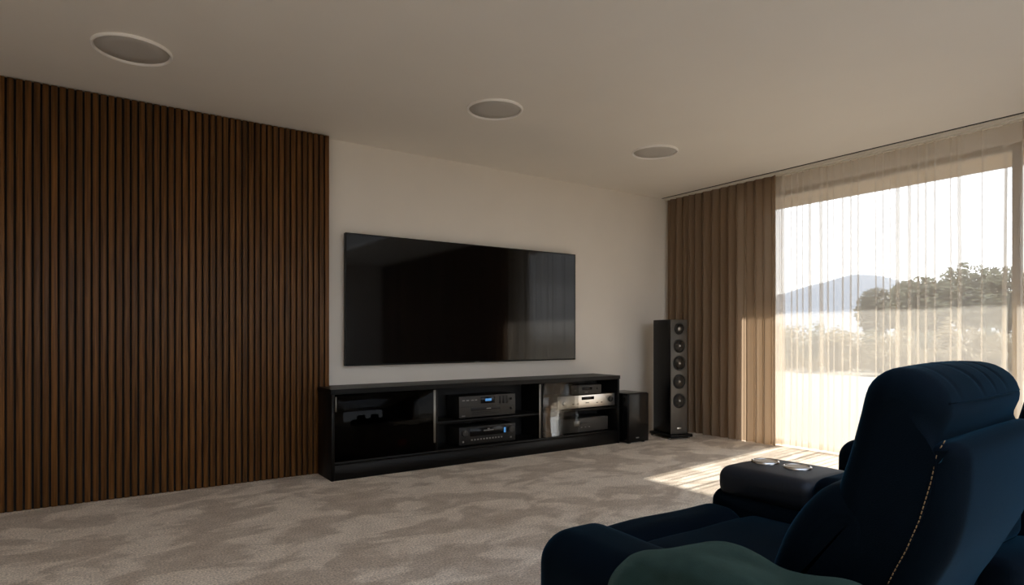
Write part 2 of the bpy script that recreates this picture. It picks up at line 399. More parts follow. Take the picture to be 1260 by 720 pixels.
window('window_1', 'y', WIN[0], WIN[1], GX, 0.0, WIN[2] + 0.06, [1.53], 0.042, 'frame_bronze', 'tall bronze framed sliding window behind the sheer curtain')
window('fill_window', 'x', FILL_BWIN[0], FILL_BWIN[1], BY - 0.1, FILL_BWIN[2], FILL_BWIN[3], [(FILL_BWIN[0] + FILL_BWIN[1]) / 2], 0.06, 'frame_bronze', 'wide unseen window added for fill light in the rear wall behind the recliners')  # added out of view to brighten the room

fill_rlight = thing('fill_roof_light', 'flat unseen roof light added for fill light in the ceiling above the recliner sofa', 'roof light', ((FILL_SKY[0] + FILL_SKY[1]) / 2, (FILL_SKY[2] + FILL_SKY[3]) / 2, H + 0.3)); fill_rlight['kind'] = 'structure'  # invented opening, lifts the daylight level indoors
MB().box(FILL_SKY[0] - 0.05, FILL_SKY[1] + 0.05, FILL_SKY[2] - 0.05, FILL_SKY[2] + 0.03, H + 0.301, H + 0.36).box(FILL_SKY[0] - 0.05, FILL_SKY[1] + 0.05, FILL_SKY[3] - 0.03, FILL_SKY[3] + 0.05, H + 0.301, H + 0.36).box(FILL_SKY[0] - 0.05, FILL_SKY[0] + 0.03, FILL_SKY[2] + 0.03, FILL_SKY[3] - 0.03, H + 0.301, H + 0.36).box(FILL_SKY[1] - 0.03, FILL_SKY[1] + 0.05, FILL_SKY[2] + 0.03, FILL_SKY[3] - 0.03, H + 0.301, H + 0.36).build('frame', 'frame_bronze', fill_rlight)
MB().add([(FILL_SKY[0] + 0.03, FILL_SKY[2] + 0.03, H + 0.33), (FILL_SKY[1] - 0.03, FILL_SKY[2] + 0.03, H + 0.33), (FILL_SKY[1] - 0.03, FILL_SKY[3] - 0.03, H + 0.33), (FILL_SKY[0] + 0.03, FILL_SKY[3] - 0.03, H + 0.33)], [(0, 1, 2, 3)]).build('pane', 'window_glass', fill_rlight)

# ------------------------------------------------------------------ slatted wall panel
SF = 4.372; PITCH = 0.039; SX1 = 1.425; NS = 74
panel = thing('slat_wall_panel', 'dark walnut wall panel of narrow vertical slats beside the television', 'wall panel', (SX1 - NS * PITCH / 2, WY, 0))
MB().box(SX1 - NS * PITCH, SX1 - 0.002, SF + 0.022, WY - 0.001, 0.0, H - 0.004).build('backing_board', 'recess_black', panel)
sl = MB().rbox(-0.0140, 0.0140, -0.0115, 0.0115, 0.003, H - 0.006, 0.0015, 1)
proto = sl.build('slat', 'walnut_slat', panel, local=True)
for k in range(NS):
    o = proto if k == 0 else proto.copy()
    if k: COL.objects.link(o)
    o.parent = panel
    o.location = (SX1 - 0.014 - k * PITCH - panel.location.x, SF + 0.0115 - WY, 0)

# ------------------------------------------------------------------ ceiling loudspeakers
for (px, py, lab) in ((163, 60.5, 'round flush ceiling speaker with pale trim ring above the slatted panel'),
                      (609, 134, 'round flush ceiling speaker with pale trim ring in front of the television'),
                      (806, 186.5, 'round flush ceiling speaker with pale trim ring nearest the curtained window')):
    p = on_z(px, py, H); R_ = 0.176
    t = thing('ceiling_speaker', lab, 'ceiling speaker', p, 0, 'ceiling speakers')
    MB().lathe([(R_ - 0.013, 0.0), (R_ - 0.013, -0.006), (R_ - 0.010, -0.013), (R_ - 0.006, -0.015), (R_ - 0.002, -0.012), (R_, -0.006), (R_, 0.0)], p, n=64, caps=False).build('trim_ring', 'trim_white', t)
    MB().lathe([(R_ - 0.0145, 0.0), (R_ - 0.0145, -0.0035), (R_ * 0.5, -0.005), (0.005, -0.0055)], p, n=64).build('grille', 'grille_grey', t)

# ------------------------------------------------------------------ television
TF = 4.385; tx0, tx1, tz0, tz1 = on_y(425, 370, TF).x, on_y(708, 370, TF).x, 0.752, 1.722
tv = thing('television', 'very large flat black television hung on the wall above the media cabinet', 'television', ((tx0 + tx1) / 2, WY, tz0))
MB().rbox(tx0, tx1, TF + 0.004, TF + 0.035, tz0, tz1, 0.003, 2).build('housing', 'matt_black', tv)
MB().box(tx0 + 0.007, tx1 - 0.007, TF + 0.0005, TF + 0.0039, tz0 + 0.012, tz1 - 0.007).build('screen', 'screen_glass', tv)
fr = MB(); b_ = 0.007
fr.box(tx0, tx0 + b_, TF - 0.001, TF + 0.004, tz0, tz1).box(tx1 - b_, tx1, TF - 0.001, TF + 0.004, tz0, tz1)
fr.box(tx0 + b_, tx1 - b_, TF - 0.001, TF + 0.004, tz1 - b_, tz1).box(tx0 + b_, tx1 - b_, TF - 0.001, TF + 0.004, tz0, tz0 + 0.012)
fr.build('bezel', 'satin_black', tv)
MB().rbox((tx0 + tx1) / 2 - 0.4, (tx0 + tx1) / 2 + 0.4, TF + 0.035, WY - 0.0005, tz0 + 0.25, tz1 - 0.25, 0.004, 1).build('wall_bracket', 'matt_black', tv)
MB().box(tx0 + 1.09, tx0 + 1.14, TF - 0.002, TF - 0.001, tz0 + 0.004, tz0 + 0.008).build('logo', 'legend_grey', tv)

# ------------------------------------------------------------------ media cabinet
CF, CB = 4.08, 4.368; CX0, CX1 = 1.345, 3.985; CT = 0.613; PL = 0.125; SH = 0.335
D1, D2 = on_y(538, 500, CF).x, on_y(667, 500, CF).x
cab = thing('media_cabinet', 'long low black media cabinet with open shelves beneath the television', 'cabinet', ((CX0 + CX1) / 2, (CF + CB) / 2, 0))
tp = MB(); zs = (CT - 0.032, CT); pl = [(CX0 - 0.004, CF - 0.004), (CX1 + 0.004, CF - 0.004), (CX1 + 0.004, WY - 0.004), (SX1 + 0.006, WY - 0.004), (SX1 + 0.006, CB), (CX0 - 0.004, CB)]
tp.add([(x, y, z) for z in zs for (x, y) in pl], [tuple(reversed(range(6))), tuple(range(6, 12))] + [(i, (i + 1) % 6, 6 + (i + 1) % 6, 6 + i) for i in range(6)])
tp.build('top', 'satin_black', cab)
W = 0.022
for x in (CX0, CX1 - W): MB().rbox(x, x + W, CF, CB, 0.0, CT - 0.0325, 0.002, 1).build('side_panel', 'satin_black', cab)
for x in (D1, D2): MB().rbox(x - W / 2, x + W / 2, CF + 0.008, CB - 0.006, PL + 0.0005, CT - 0.0325, 0.002, 1).build('divider', 'satin_black', cab)
MB().box(CX0 + W, CX1 - W, CB - 0.006, CB, 0.0, CT - 0.0325).build('back_panel', 'matt_black', cab)
MB().rbox(CX0 + W, CX1 - W, CF + 0.004, CF + 0.022, 0.0, PL - 0.021, 0.002, 1).build('plinth', 'satin_black', cab)
MB().rbox(CX0 + W, CX1 - W, CF + 0.003, CB - 0.006, PL - 0.02, PL, 0.002, 1).build('bottom_shelf', 'satin_black', cab)
bays = [(CX0 + W, D1 - W / 2), (D1 + W / 2, D2 - W / 2), (D2 + W / 2, CX1 - W)]
for (a, b) in bays[1:]: MB().rbox(a, b, CF + 0.012, CB - 0.007, SH - 0.018, SH, 0.002, 1).build('shelf', 'satin_black', cab)
d = MB().rbox(bays[0][0] + 0.002, bays[0][1] - 0.002, CF + 0.001, CF + 0.006, PL + 0.003, CT - 0.036, 0.001, 1).build('smoked_glass_door', 'smoked_glass', cab)
MB().rbox(bays[0][0] + 0.004, bays[0][0] + 0.012, CF - 0.004, CF + 0.0008, CT - 0.15, CT - 0.05, 0.001, 1).build('door_hinge', 'dull_metal', d)
for x, z0 in ((D1, PL + 0.06), (D2, PL + 0.003)):
    MB().rbox(x - 0.030, x - 0.012, CF - 0.001, CF + 0.006, z0, CT - 0.04, 0.002, 1).build('door_edge_strip', 'dull_metal', cab)
gx = on_y(712, 490, CF).x
MB().rbox(D2 + 0.012, gx, CF + 0.001, CF + 0.005, PL + 0.003, CT - 0.036, 0.001, 1).build('glass_door', 'clear_glass', cab)

# ------------------------------------------------------------------ hi-fi components
def component(name, label, x0, x1, z, h, body, face, depth=0.20, yf=CF + 0.035, foot=0.008, group=None):
    t = thing(name, label, 'hi-fi component', ((x0 + x1) / 2, yf + depth / 2, z), 0, group)
    MB().rbox(x0 + 0.003, x1 - 0.003, yf + 0.008, yf + depth, z + foot, z + h, 0.002, 1).build('case', body, t)
    MB().rbox(x0, x1, yf, yf + 0.0078, z + foot, z + h, 0.002, 2).build('faceplate', face, t)
    for x in (x0 + 0.05, x1 - 0.05):
        for y in (yf + 0.03, yf + depth - 0.03):
            MB().lathe([(0.013, 0), (0.014, foot)], (x, y, z), n=12).build('foot', 'rubber', t)
    def u(f): return x0 + (x1 - x0) * f
    def w(f): return z + foot + (h - foot) * f
    def blk(nm, f0, f1, g0, g1, m, out=0.0015):
        return MB().rbox(u(f0), u(f1), yf - out, yf - 0.0001, w(g0), w(g1), 0.0006, 1).build(nm, m, t)
    def knob(f, g, r, m, out=0.016):
        k = MB().lathe([(r * 0.6, -out), (r * 0.92, -out), (r, -out * 0.85), (r, -0.0001)], (u(f), yf, w(g)), 'y', 24).build('knob', m, t)
        MB().box(u(f) - 0.0012, u(f) + 0.0012, yf - out - 0.0008, yf - out - 0.0001, w(g) + r * 0.2, w(g) + r * 0.85).build('pointer', 'legend_grey', k)
        return k
    return t, blk, knob
def span(px0, px1, Y=CF + 0.035): return on_y(px0, 500, Y).x, on_y(px1, 500, Y).x
x0, x1 = span(565, 634)
t, blk, knob = component('disc_player', 'tall black two-tier hi-fi player with small blue display on the middle shelf', x0, x1, SH + 0.0005, 0.172, 'device_black', 'device_grey')
blk('tier_seam', 0.0, 1.0, 0.495, 0.51, 'matt_black'); blk('display_window', 0.37, 0.62, 0.62, 0.92, 'gloss_black'); blk('display', 0.45, 0.56, 0.72, 0.84, 'display_blue', 0.002)
blk('disc_tray', 0.20, 0.72, 0.30, 0.44, 'device_black', 0.003); blk('tray_logo', 0.47, 0.55, 0.35, 0.39, 'legend_grey', 0.0036)
for f in (0.05, 0.12, 0.20, 0.26): blk('button', f, f + 0.045, 0.78, 0.83, 'legend_grey', 0.003)
for f in (0.70, 0.76, 0.82): blk('cassette_slot', f, f + 0.045, 0.56, 0.94, 'device_black')
for g in (0.12, 0.2): blk('control_row', 0.22, 0.70, g, g + 0.035, 'device_black', 0.002)
blk('power_button', 0.04, 0.10, 0.06, 0.11, 'legend_grey', 0.003); knob(0.92, 0.76, 0.010, 'device_grey'); knob(0.92, 0.3, 0.010, 'device_grey')
x0, x1 = span(565, 634)
t, blk, knob = component('stereo_receiver', 'black receiver with round knobs and blue digit on the bottom shelf', x0, x1, PL + 0.0005, 0.145, 'device_black', 'device_black')
blk('display_window', 0.18, 0.82, 0.45, 0.9, 'gloss_black'); blk('display', 0.785, 0.82, 0.5, 0.8, 'display_blue', 0.002); blk('logo', 0.42, 0.60, 0.70, 0.76, 'legend_grey', 0.002); blk('logo', 0.49, 0.53, 0.78, 0.84, 'legend_grey', 0.002)
knob(0.09, 0.66, 0.026, 'device_grey'); knob(0.915, 0.66, 0.028, 'device_grey')
for k in range(11): blk('button', 0.20 + k * 0.053, 0.228 + k * 0.053, 0.22, 0.30, 'legend_grey', 0.003)
blk('jack', 0.05, 0.08, 0.14, 0.24, 'legend_grey', 0.003); blk('jack', 0.90, 0.93, 0.14, 0.24, 'legend_grey', 0.003)
x0, x1 = span(686, 756)
SILT = 0.118
t, blk, knob = component('silver_amplifier', 'silver integrated amplifier with bright polished face on the upper shelf', x0, x1, SH + 0.0005, SILT, 'device_grey', 'silver', yf=CF + 0.03)
blk('display_window', 0.40, 0.62, 0.62, 0.86, 'gloss_black'); knob(0.10, 0.46, 0.020, 'silver'); knob(0.91, 0.55, 0.024, 'device_black')
blk('logo', 0.47, 0.53, 0.34, 0.42, 'legend_grey', 0.002)
for f in (0.24, 0.32, 0.66, 0.74): blk('button', f, f + 0.03, 0.30, 0.38, 'dull_metal', 0.004)
x0, x1 = span(703, 740)
t, blk, knob = component('mini_streamer', 'small dark grey component resting on the silver amplifier', x0, x1, SH + 0.001 + SILT, 0.086, 'device_black', 'device_grey', depth=0.16)
blk('display_window', 0.35, 0.68, 0.45, 0.75, 'gloss_black'); blk('logo', 0.44, 0.54, 0.16, 0.24, 'legend_grey', 0.002); knob(0.86, 0.55, 0.011, 'device_grey', 0.01); blk('button', 0.1, 0.15, 0.4, 0.5, 'legend_grey', 0.003)
x0, x1 = span(689, 748)
t, blk, knob = component('power_amplifier', 'plain dark grey component on the bottom shelf below the silver amplifier', x0, x1, PL + 0.0005, 0.128, 'device_black', 'device_grey')
blk('slot', 0.40, 0.62, 0.60, 0.68, 'matt_black'); blk('button', 0.42, 0.45, 0.3, 0.36, 'legend_grey', 0.002); blk('button', 0.5, 0.53, 0.3, 0.36, 'legend_grey', 0.002); blk('button', 0.58, 0.61, 0.3, 0.36, 'legend_grey', 0.002)
blk('label_plate', 0.28, 0.41, 0.42, 0.82, 'dull_metal', 0.001)
x0, x1 = span(441, 508)
t, blk, knob = component('dial_amplifier', 'black component with big round dial behind the smoked glass door', x0, x1, PL + 0.0005, 0.235, 'device_black', 'device_black')
knob(0.38, 0.60, 0.045, 'device_grey'); blk('led', 0.72, 0.88, 0.22, 0.42, 'led_red', 0.001)
for g in (0.66, 0.74, 0.86): blk('vent_row', 0.62, 0.94, g, g + 0.03, 'legend_grey', 0.002)
x0, x1 = span(420, 436)
t, blk, knob = component('slim_tuner', 'narrow black box beside the dial component behind smoked glass', x0, x1, PL + 0.0005, 0.23, 'device_black', 'device_black')
blk('logo', 0.2, 0.8, 0.82, 0.86, 'legend_grey', 0.002); blk('led', 0.55, 0.62, 0.2, 0.24, 'legend_grey', 0.002)

# ------------------------------------------------------------------ subwoofer and tower loudspeaker
SX0, SX1_, SY0, SY1, SZ = 4.005, 4.262, 3.985, 4.30, 0.452
sub = thing('subwoofer', 'glossy black subwoofer box between media cabinet and tower speaker', 'subwoofer', ((SX0 + SX1_) / 2, (SY0 + SY1) / 2, 0))
MB().rbox(SX0, SX1_, SY0 + 0.012, SY1, 0.008, SZ, 0.008, 3).build('cabinet', 'gloss_black', sub)
MB().rbox(SX0 + 0.003, SX1_ - 0.003, SY0, SY0 + 0.0115, 0.011, SZ - 0.004, 0.005, 2).build('front_grille', 'gloss_black', sub)
MB().rbox(SX0 + 0.09, SX0 + 0.13, SY0 - 0.0015, SY0 - 0.0001, 0.045, 0.055, 0.0007, 1).build('badge', 'legend_grey', sub)
for x in (SX0 + 0.04, SX1_ - 0.04):
    for y in (SY0 + 0.04, SY1 - 0.04): MB().lathe([(0.018, 0), (0.02, 0.008)], (x, y, 0), n=14).build('foot', 'rubber', sub)
TW, TD, TH = 0.19, 0.28, 1.125
p0 = on_z(825.5, 541, 0.0); a_ = math.radians(12)
ctr = Vector((p0.x, p0.y, 0)) + Vector((math.cos(a_), -math.sin(a_), 0)) * TW / 2 + Vector((math.sin(a_), math.cos(a_), 0)) * TD / 2
tow = thing('tower_speaker', 'tall slim black floorstanding speaker with five round drivers beside the drapes', 'speaker', ctr, -a_)
hw, hd = TW / 2, TD / 2
def tb(name, m, mb): return mb.build(name, m, tow, local=True)
tb('cabinet', 'gloss_black', MB().rbox(-hw, hw, -hd + 0.012, hd, 0.045, TH, 0.006, 2))
tb('front_baffle', 'baffle_grey', MB().rbox(-hw + 0.001, hw - 0.001, -hd, -hd + 0.0118, 0.047, TH - 0.001, 0.004, 2))
tb('base_plate', 'satin_black', MB().rbox(-hw - 0.03, hw + 0.035, -hd - 0.035, hd + 0.02, 0.018, 0.044, 0.005, 2))
for sx in (-1, 1):
    for sy in (-1, 1): tb('spike_foot', 'dull_metal', MB().lathe([(0.006, 0), (0.014, 0.006), (0.014, 0.0178)], (sx * (hw + 0.012), sy * (hd + 0.0), 0), n=14))
dep = ray(836).length if False else 5.76
for i, py in enumerate((404.5, 426, 447.5, 470.5, 494.5)):
    z = CAMH + (HORIZON - py) / FPX * dep; r = (0.056, 0.064, 0.070, 0.070, 0.070)[i]
    c = (0, -hd, z)
    dr = tb('driver', 'rubber', MB().lathe([(r, -0.0001), (r, -0.006), (r * 0.96, -0.009), (r * 0.86, -0.009), (r * 0.80, -0.004), (r * 0.80, -0.0002)], c, 'y', 40))
    MB().lathe([(r * 0.80, -0.0045), (r * 0.55, -0.0025), (r * 0.30, -0.0008)] if i else [(r * 0.80, -0.0045), (r * 0.62, -0.003), (r * 0.45, -0.002)], c, 'y', 40).build('cone', 'cone_grey', dr, local=True)
    MB().lathe([(r * 0.012, -0.021), (r * 0.15, -0.017), (r * 0.24, -0.010), (r * 0.28, -0.001)] if i else [(r * 0.02, -0.014), (r * 0.2, -0.012), (r * 0.36, -0.006), (r * 0.4, -0.001)], c, 'y', 24).build('dust_cap', 'cone_grey', dr, local=True)
tb('badge', 'badge', MB().rbox(-0.022, 0.022, -hd - 0.002, -hd - 0.0001, 0.092, 0.108, 0.0009, 1))

# ------------------------------------------------------------------ curtains
def sheet(name, plan, zs, matname, label, cat, shift):
    """cloth hung from a plan polyline; shift(i, s, tz) -> (dx, dy) moves the line with height"""
    m = MB(); n = len(plan); vs_ = []; fs = []
    for j, z in enumerate(zs):
        tz = (zs[0] - z) / (zs[0] - zs[-1])
        for i, (x, y) in enumerate(plan):
            dx, dy = shift(i, y, tz); vs_.append((x + dx, y + dy, z))
    for j in range(len(zs) - 1):
        for i in range(n - 1): fs.append((j * n + i, j * n + i + 1, (j + 1) * n + i + 1, (j + 1) * n + i))
    m.add(vs_, fs, True)
    r = thing(name, label, cat, (plan[n // 2][0], plan[n // 2][1], 0))
    return r, m
ZT = H - 0.018
def drape(y0, y1, xc, label, seed, bottom=0.004):
    rnd = random.Random(seed); plan = []; y = y0; sgn = -1 if y1 < y0 else 1; ph = 0
    y_ = 0; L = abs(y1 - y0); per = 0.085
    k = 0
    while y_ < L:
        p = per * rnd.uniform(0.75, 1.3); amp = rnd.uniform(0.022, 0.038)
        for q in range(12):
            u = q / 12; plan.append((xc + amp * math.sin(2 * math.pi * u), y0 + sgn * (y_ + p * u + 0.012 * math.sin(4 * math.pi * u))))
        y_ += p
    zs = [ZT - (ZT - bottom) * k / 26 for k in range(27)]
    def sh(i, y, tz):
        return ((plan[i][0] - xc) * (0.25 * min(1, tz * 6) - 0.25) + 0.010 * tz * noise.noise(Vector((y * 9, tz * 1.5, seed))), 0.008 * tz * noise.noise(Vector((y * 5, tz * 2, seed + 4))))
    r, m = sheet('drape', plan, zs, 'linen_drape', label, 'curtain', sh)
    o = m.build('cloth', 'linen_drape', r)
    hd_ = MB(); n = len(plan)
    vs_ = [(x, y, z) for z in (ZT + 0.002, ZT - 0.02) for (x, y) in [(xc + (a - xc) * 0.75 - 0.002, b) for (a, b) in plan]]
    hd_.add(vs_, [(i, i + 1, n + i + 1, n + i) for i in range(n - 1)], True).build('heading_tape', 'linen_drape', r)
    return r
drape(4.415, 3.225, 5.005, 'brown linen drape gathered in deep folds in the corner behind the tower speaker', 3)
drape(-3.2, 1.36, 5.005, 'long brown linen drape covering the window wall beside the recliners', 5)

def sheer(y0, y1, xc, seed, label, dense_to=None, bottom=0.01):
    """sheer panel: flat runs broken by narrow doubled-back folds"""
    rnd = random.Random(seed); plan = []; L = y0 - y1; y = 0
    while y < L:
        dense = dense_to is not None and (y0 - y) > dense_to
        run = rnd.uniform(0.004, 0.009) if dense else rnd.choice((rnd.uniform(0.03, 0.06), rnd.uniform(0.06, 0.13)))
        fw = rnd.uniform(0.014, 0.028) if dense else rnd.choice((rnd.uniform(0.006, 0.012), rnd.uniform(0.010, 0.024)))
        dx = rnd.uniform(0.008, 0.022) if dense else rnd.uniform(0.004, 0.012)
        bow = rnd.uniform(-0.006, 0.006)
        for q in range(5):
            u = q / 5; plan.append((xc + bow * math.sin(math.pi * u), y0 - (y + run * u)))
        y += run
        for (a, b) in ((0.0, 0.0), (0.55, 0.12), (1.0, 0.35), (1.08, 0.6), (0.85, 0.8), (0.4, 0.9), (0.0, 1.0), (-0.12, 1.2), (0.0, 1.45), (0.3, 1.6)):
            plan.append((xc - dx * b, y0 - (y + fw * a)))
        for (a, b) in ((0.7, 1.2), (0.95, 0.5)): plan.append((xc - dx * b, y0 - (y + fw * a)))
        y += fw
    zs = [ZT - (ZT - bottom) * k / 24 for k in range(25)]
    def sh(i, y, tz):
        return (0.018 * tz * noise.noise(Vector((y * 3.3, tz * 1.2, seed))), 0.026 * tz * noise.noise(Vector((y * 4.1, tz * 1.1, seed + 9))))
    r, m = sheet('sheer_curtain', plan, zs, 'sheer_cloth', label, 'curtain', sh)
    m.build('cloth', 'sheer_cloth', r)
    n = len(plan); hd_ = MB()
    hd_.add([(x - 0.0015, y, z) for z in (ZT + 0.002, ZT - 0.05) for (x, y) in plan], [(i, i + 1, n + i + 1, n + i) for i in range(n - 1)], True).build('heading_tape', 'sheer_cloth', r)
    hm = MB(); hm.add([tuple(Vector((x - 0.0015, y, z)) + Vector((*sh(i, y, t_), 0))) for (z, t_) in ((bottom + 0.055, 1), (bottom, 1)) for i, (x, y) in enumerate(plan)], [(i, i + 1, n + i + 1, n + i) for i in range(n - 1)], True)
    hm.build('hem', 'sheer_cloth', r)
    return r
sheer(3.49, 1.575, 5.085, 11, 'long sheer voile curtain, bunched at the drape in the corner and drawn along the window', dense_to=3.155)
sheer(1.565, 1.20, 5.070, 12, 'short sheer voile curtain in front of the narrow window pane', dense_to=None)
rl = MB().box(5.055, 5.095, 1.1, 4.44, H - 0.014, H - 0.0005).build('curtain_rail', 'track_white'); tag(rl, 'white sheer curtain rail fixed along the ceiling strip', 'curtain rail')
rl = MB().box(4.99, 5.02, -3.28, 4.44, H - 0.014, H - 0.0005).build('curtain_rail', 'track_white'); tag(rl, 'white drape rail on the room side of the sheer curtain rail', 'curtain rail')

# ------------------------------------------------------------------ recliner sofa
sofa = thing('recliner_sofa', 'navy blue velvet two-seat recliner sofa with cup holder console facing the television', 'sofa', (1.86, 0.9, 0))
V = 'navy_velvet'
def seam(pts, root, name='stitching'):
    """a row of separate tan stitches along a line"""
    m = MB(); P = [Vector(p) for p in pts]; seglen = 0.0
    dense = []
    for i in range(len(P) - 1):
        n = max(2, int((P[i + 1] - P[i]).length / 0.0015))
        dense += [P[i].lerp(P[i + 1], k / n) for k in range(n)]
    step = 6
    for i in range(0, len(dense) - 4, step): m.tube([dense[i], dense[i + 2], dense[i + 4]], 0.0009, 5)
    return m.build(name, 'stitch_tan', root)
for (ax0, ax1, ay1, az, sd) in ((0.905, 1.13, 1.245, 0.488, 1), (2.575, 2.80, 1.385, 0.535, 2)):
    arm = MB().soft(ax0, ax1, 0.50, ay1, 0.055, az, 0.075, 0.012, 0.006, seed=sd).build('arm', V, sofa)
def yawed(mb, x0):
    mb.v = [(x, y + (x - x0 - 0.05) * 0.075, z) for (x, y, z) in mb.v]; return mb
for (sx0, sx1, sd) in ((1.135, 1.705, 3), (2.02, 2.57, 4)):
    MB().soft(sx0, sx1, 0.60, 1.17, 0.25, 0.425, 0.045, 0.022, 0.004, seed=sd).build('seat_cushion', V, sofa)
    ft = MB().soft(sx0, sx1, 1.165, 1.335, 0.10, 0.435, 0.065, 0.006, 0.004, seed=sd + 3).build('footrest', V, sofa)
    MB().rbox(sx0 + 0.01, sx1 - 0.01, 0.55, 1.20, 0.06, 0.26, 0.01, 2).build('seat_base', V, sofa)
    bx0, bx1 = sx0 + 0.03, sx1 - 0.012
    lower = [(0.600, 0.690), (0.665, 0.668), (0.730, 0.585), (0.772, 0.480), (0.785, 0.40), (0.66, 0.36), (0.56, 0.46), (0.53, 0.60), (0.55, 0.67)]
    upper = [(0.462, 0.800), (0.448, 0.845), (0.460, 0.885), (0.495, 0.910), (0.540, 0.911), (0.575, 0.882), (0.592, 0.82), (0.610, 0.75), (0.630, 0.685), (0.66, 0.56), (0.66, 0.42), (0.60, 0.385), (0.555, 0.47), (0.515, 0.56), (0.475, 0.66), (0.452, 0.755)]
    shell = [(0.415, 0.755), (0.420, 0.785), (0.445, 0.795), (0.480, 0.775), (0.53, 0.655), (0.575, 0.545), (0.62, 0.40), (0.63, 0.15), (0.60, 0.075), (0.575, 0.12), (0.540, 0.38), (0.488, 0.50), (0.438, 0.61), (0.420, 0.69)]
    yawed(MB().pillow(lower, bx0 - 0.0006, bx1 + 0.0006, 0.05, bulge=0.010), bx0).build('lumbar_cushion', V, sofa)
    def wrinkle(u, y, z):
        if z < 0.865: return 0.0
        f_ = min(1, (z - 0.865) / 0.02) * (0.35 + 0.65 * max(0, 1 - abs(u + 0.05) / 0.6))
        k = u * 19 + 1.05 * (y - 0.5) * 10 + 3.2 * noise.noise(Vector((u * 2.3, y * 7, 0)))
        return 0.0065 * f_ * max(0, math.sin(k)) ** 6 * max(0, 0.45 + 1.0 * noise.noise(Vector((u * 4, y * 6, 3))))
    hr = yawed(MB().pillow(upper, bx0, bx1, 0.05, bulge=0.008, fold=wrinkle, mid=70, hard=lambda y, z: 1 if y > 0.585 else min(1, max(0.06, (z - 0.795) / 0.03))), bx0).build('headrest', V, sofa)
    sh_ = yawed(MB().pillow(shell, bx0 + 0.0015, bx1 - 0.0015, 0.04, bulge=0.003, hard=lambda y, z: 1 if y < 0.43 + max(0, 0.70 - z) * 0.36 else 0.3), bx0).build('back_shell', V, sofa)
    xs = bx0 - 0.0008
    st_ = [(0.010, 0.445, 0.800), (0.003, 0.454, 0.778), (0.0, 0.462, 0.73), (0, 0.480, 0.66), (0, 0.500, 0.605), (0, 0.520, 0.56), (0, 0.545, 0.50), (0, 0.57, 0.45), (0.004, 0.592, 0.40)]
    seam([(xs + dx, y - 0.004, z) for (dx, y, z) in st_], sh_)
    yawed(MB().tube([(bx0 + 0.04 + (bx1 - bx0 - 0.08) * k / 12, 0.449 - 0.008 * (1 - (k / 6 - 1) ** 2), 0.858) for k in range(13)], 0.0022, 6), bx0).build('welt', V, hr)
# centre console
con = MB().soft(1.715, 2.01, 0.56, 1.345, 0.06, 0.47, 0.05, 0.0, 0.004, seed=8).build('console_body', V, sofa)
tray = MB().soft(1.718, 2.007, 0.985, 1.315, 0.445, 0.545, 0.04, 0.004, 0.002, seed=9).build('cup_tray', 'tray_leather', sofa)
MB().soft(1.716, 2.009, 0.57, 0.995, 0.44, 0.566, 0.045, 0.008, 0.004, seed=10).build('console_lid', V, sofa)
for (cx, cyy) in ((1.880, 1.235), (1.885, 1.125)):
    cup = MB().lathe([(0.036, -0.0005), (0.036, 0.0045), (0.0395, 0.0065), (0.044, 0.005), (0.0445, -0.002)], (cx, cyy, 0.5490), n=40, caps=False).build('cup_holder', 'cup_metal', sofa)
    MB().lathe([(0.0358, 0.0042), (0.034, 0.0022), (0.030, 0.0018), (0.002, 0.0016)], (cx, cyy, 0.5490), n=40, caps=False).build('cup_well', 'cup_inside', cup)
MB().lathe([(0.009, 0), (0.009, 0.003), (0.006, 0.004)], (1.93, 0.955, 0.573), n=18).build('control_button', 'cup_metal', sofa)
MB().rbox(1.72, 2.01, 0.50, 0.60, 0.06, 0.46, 0.03, 4).build('console_rear', V, sofa)

# ------------------------------------------------------------------ throw over the sofa arm
def throw():
    m = MB(); nu, nv = 60, 44; vs_ = []; fs = []
    path = [(0.885, 0.20), (0.885, 0.32), (0.886, 0.42), (0.897, 0.475), (0.935, 0.503), (1.01, 0.509), (1.075, 0.505), (1.115, 0.486), (1.137, 0.462), (1.150, 0.456), (1.165, 0.455)]
    L = [0]
    for i in range(len(path) - 1): L.append(L[-1] + math.dist(path[i], path[i + 1]))
    def at(t):
        d_ = t * L[-1]
        for i in range(len(path) - 1):
            if d_ <= L[i + 1] or i == len(path) - 2:
                f = (d_ - L[i]) / (L[i + 1] - L[i]); p, q = path[i], path[i + 1]
                return p[0] + (q[0] - p[0]) * f, p[1] + (q[1] - p[1]) * f, (q[0] - p[0], q[1] - p[1])
    for j in range(nv + 1):
        v = j / nv
        for i in range(nu + 1):
            u = i / nu; x, z, tg = at(u); l = math.hypot(*tg); nx, nz = -tg[1] / l, tg[0] / l
            y = 0.962 - 0.07 * u - 0.42 * max(0, u - 0.62) - (0.40 - 0.02 * math.sin(u * 9)) * v
            rim = min(1, v / 0.10); puff = 0.012 * math.sqrt(max(0, 1 - (1 - rim) ** 2))
            w_ = 0.006 * (noise.noise(Vector((u * 7, v * 2.2, 3.1))) + 1) + 0.010 * (math.sin(u * 17 + v * 9 + 2 * noise.noise(Vector((u * 4, v * 3, 0)))) + 1)
            if v > 0.9: w_ *= (1 - v) / 0.1
            e = puff + w_ * rim
            vs_.append((x + nx * e, y, z + nz * e))
    for j in range(nv):
        for i in range(nu): a = j * (nu + 1) + i; fs.append((a, a + 1, a + nu + 2, a + nu + 1))
    m.add(vs_, [tuple(reversed(f)) for f in fs], True)
    o = m.build('throw_blanket', 'throw_green')
    s = o.modifiers.new('thickness', 'SOLIDIFY'); s.thickness = 0.012; s.offset = 1
    o.modifiers.new('smooth', 'SUBSURF').render_levels = 1
    tag(o, 'dark green wool throw draped over the outer arm of the navy sofa', 'blanket')
throw()

